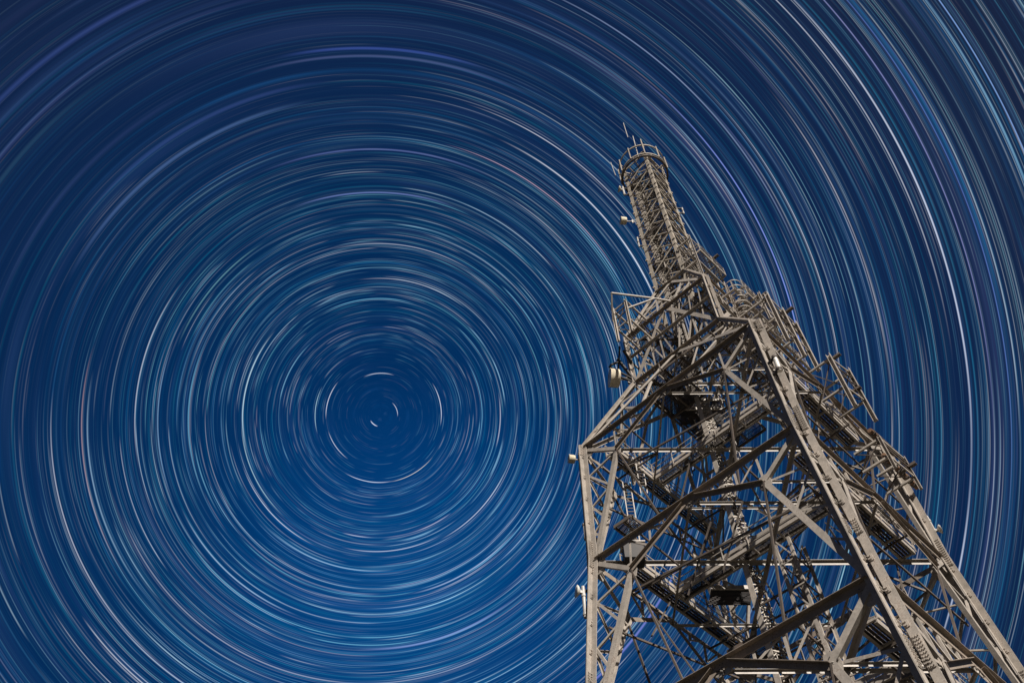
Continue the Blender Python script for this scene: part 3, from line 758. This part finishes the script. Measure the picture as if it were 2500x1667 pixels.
# ------------------------------------------------------------------ antennas and dishes hung on the tower (things of their own)
RT = Matrix.Rotation(YAW, 3, 'Z')
def W(p): return RT @ Vector(p) + Vector((X0, Y0, 0))          # tower frame -> camera frame, working units
def thing_at(name, label, cat, wp, group=None):
    return root(name, label, cat, (wp.x*S, wp.y*S, wp.z*S + EYE), 0, group)
def drum_dish(label, wp, r, depth, d, back, mat='dish', group='microwave dishes on the tower', mount=True):
    t = thing_at('microwave_dish', label, 'dish', wp, group)
    d = Vector(d).normalized(); back = Vector(back)
    sh = MB(); K = 28; a, n, b = basis(d, ZUP)
    prof = [(-depth*0.5, r*0.55), (-depth*0.42, r*0.9), (-depth*0.3, r), (depth*0.5, r), (depth*0.5, r*1.04), (depth*0.56, r*1.04), (depth*0.56, r*0.97)]
    vs = []
    for (q, rr) in prof: vs += [d*q + (n*math.cos(2*PI*i/K) + b*math.sin(2*PI*i/K))*rr for i in range(K)]
    fs = []
    for j in range(len(prof)-1): fs += [(j*K+i, j*K+(i+1) % K, (j+1)*K+(i+1) % K, (j+1)*K+i) for i in range(K)]
    fs.append(tuple(range(K-1, -1, -1))); sh.add(vs, fs)
    o = obj('shroud', sh, mat, t)
    for p_ in o.data.polygons: p_.use_smooth = len(p_.vertices) == 4
    fc = MB(); vs = [d*(depth*0.56)] + [d*(depth*0.545) + (n*math.cos(2*PI*i/K) + b*math.sin(2*PI*i/K))*r*0.97 for i in range(K)]
    fc.add(vs, [(0, 1+i, 1+(i+1) % K) for i in range(K)]); obj('radome_face', fc, 'white', t)
    if mount:
        m = MB(); e = -d*depth*0.5
        tube(m, e, e + back*0.6, r*0.16, 8); rect(m, e + back*0.45 - ZUP*r*0.9, e + back*0.45 + ZUP*r*0.7, r*0.22, r*0.22, d)
        rect(m, e + back*0.45 - ZUP*r*0.5, back*1.0 - ZUP*r*0.5, r*0.15, r*0.15, ZUP)
        rect(m, e + back*0.45 + ZUP*r*0.4, back*1.0 + ZUP*r*0.4, r*0.15, r*0.15, ZUP)
        obj('mount', m, 'tube', t)
    return t
def cone_dish(label, wp, r, d, polelen, pole_off, group='microwave dishes on the tower', mat='white'):
    t = thing_at('microwave_dish', label, 'dish', wp, group)
    d = Vector(d).normalized(); K = 24; a, n, b = basis(d, ZUP)
    sh = MB(); prof = [(-r*0.6, r*0.12), (-r*0.5, r*0.45), (-r*0.25, r*0.8), (0, r), (r*0.04, r), (r*0.1, r*0.6), (r*0.13, 0.001)]
    vs = []
    for (q, rr) in prof: vs += [d*q + (n*math.cos(2*PI*i/K) + b*math.sin(2*PI*i/K))*rr for i in range(K)]
    fs = []
    for j in range(len(prof)-1): fs += [(j*K+i, j*K+(i+1) % K, (j+1)*K+(i+1) % K, (j+1)*K+i) for i in range(K)]
    fs.append(tuple(range(K-1, -1, -1))); sh.add(vs, fs)
    o = obj('reflector', sh, mat, t)
    for p_ in o.data.polygons: p_.use_smooth = len(p_.vertices) == 4
    bx = MB(); rect(bx, -d*r*0.5, -d*r*1.1, r*0.45, r*0.45, ZUP); obj('radio_unit', bx, 'tube', t)
    pl = MB(); p = -d*r*1.1 + Vector(pole_off)
    tube(pl, p - ZUP*polelen*0.8, p + ZUP*polelen*0.2, 0.028, 10)
    for f in (-0.7, -0.1): tube(pl, p + ZUP*(polelen*f-0.02), p + ZUP*(polelen*f+0.02), 0.036, 10)
    obj('mounting_pole', pl, 'tube', t)
    br = MB()
    q = Vector((-1 if False else 0, 0, 0))
    for f in (-0.7, 0.08):
        c = p + ZUP*polelen*f; rect(br, c, c - d*0.16, 0.035, 0.03, ZUP)
    obj('bracket', br, 'black', t)
    return t
wl = lambda x, y, z: Vector((x, y, z))
drum_dish('large cream drum dish with a rusty streaked underside, left of the tower waist', wl(X0-1.83, 10.0, 13.78), 0.185, 0.20, (-1, -0.1, 0.02), (0.36, 0, 0))
drum_dish('cream drum dish on the left side of the slim mast, below the ringed top', wl(X0-0.92, 10.0, 20.75), 0.105, 0.155, (-1, -0.15, 0), (0.33, 0, 0))
drum_dish('small cream drum dish at the left shoulder corner, just outside the leg', wl(X0-2.80, 10.0, 11.42), 0.075, 0.11, (-1, -0.2, 0), (0.2, 0, 0))
cone_dish('small cream cone dish at the left edge of the ringed top', wl(X0-0.84, 10.0, 22.78), 0.10, (-1, -0.25, 0.05), 0.55, (0.02, 0, 0.1), mat='dish')
cone_dish('small white dish with a slim hanging pole on the lower left leg', wl(X0-2.90, 10.0, 8.55), 0.095, (-1, -0.25, 0.05), 0.55, (0.0, 0, 0))
cone_dish('small white dish turned to the right on the right leg', wl(X0+2.86, 10.0, 9.78), 0.075, (0.9, -0.35, 0.1), 0.34, (-0.02, 0, 0.24))

def pole(name, label, cat, w0, w1, r, mat, clamps=(), arm=None, group=None):
    t = thing_at(name, label, cat, w0, group); v = w1 - w0
    mb = MB(); tube(mb, (0, 0, 0), v, r, 12); obj('tube', mb, mat, t)
    for f in clamps:
        c = v*f; mb = MB(); tube(mb, c - v.normalized()*0.02, c + v.normalized()*0.02, r*1.35, 12)
        obj('clamp', mb, 'dark', t)
    if arm:
        for f in arm[1]:
            c = v*f; mb = MB(); rect(mb, c, c + Vector(arm[0]), 0.03, 0.035, ZUP); obj('bracket', mb, 'black', t)
    return t
def on_near(u, v, x=None):              # a surveyed point on the vertical plane through the near and far legs
    d = pixel_dir(u, v); t = (X0 if x is None else x)/d.x; return d*t
def on_side(u, v, y=10.0):
    d = pixel_dir(u, v); return d*(y/d.y)
pole('whip_antenna', 'thin whip rod standing highest above the ringed top', 'antenna', on_side(1533, 336, 9.9), on_side(1522, 301, 9.9), 0.012, 'tube', group='whip antennas')
pole('whip_antenna', 'thin whip rod rising from a post at the front of the ringed top', 'antenna', on_side(1560, 388, 9.45), on_side(1545, 333, 9.45), 0.014, 'tube', (0.3, 0.0), group='whip antennas')
pole('whip_antenna', 'thin whip rod outside the left edge of the ringed top', 'antenna', on_side(1503, 429), on_side(1491, 397), 0.012, 'tube', (0.0,), group='whip antennas')
pole('pole_antenna', 'pale upright tube held by two black straps on the near leg', 'antenna', on_near(1904, 905, X0-0.02), on_near(1890, 869, X0-0.02), 0.034, 'white', (0.1, 0.9), ((-0.09, 0.13, 0), (0.1, 0.9)))
pole('pole_antenna', 'pale hanging tube on black brackets outside the left leg', 'antenna', on_side(1431, 1318), on_side(1426, 1278), 0.024, 'tube', (0.1, 0.9), ((0.12, 0, 0), (0.05, 0.95)))
pole('pole_antenna', 'slim tube antenna beside the left edge of the mast, above the shoulder', 'antenna', on_side(1561, 603), on_side(1556, 580), 0.02, 'tube', (0.5,), ((0.12, 0, 0), (0.1, 0.9)))
pole('pole_antenna', 'slim tube antenna on the right edge of the mast', 'antenna', on_side(1670, 522), on_side(1665, 508), 0.02, 'tube', (0.5,), ((-0.16, 0, 0), (0.1, 0.9)))
a_ = W((0.30, -2.25, 10.05)); 
pole('antenna_pipe', 'upper rust brown ribbed pipe lying across the right antenna frame', 'pipe', on_side(2123, 1050, 9.2), on_side(2190, 1112, 9.75), 0.042, 'rustpipe', [i/9 for i in range(1, 9)], group='rust brown pipes')
pole('antenna_pipe', 'lower rust brown ribbed pipe slanting past the right leg', 'pipe', on_side(2156, 1110, 9.2), on_side(2239, 1190, 9.8), 0.042, 'rustpipe', [i/9 for i in range(1, 9)], group='rust brown pipes')

# ------------------------------------------------------------------ ground
g = MB(); R_ = 1500
g.add([(-R_, -R_, 0), (R_, -R_, 0), (R_, R_, 0), (-R_, R_, 0)], [(0, 1, 2, 3)])
go = obj('ground', g, mat_ground()); go['kind'] = 'structure'
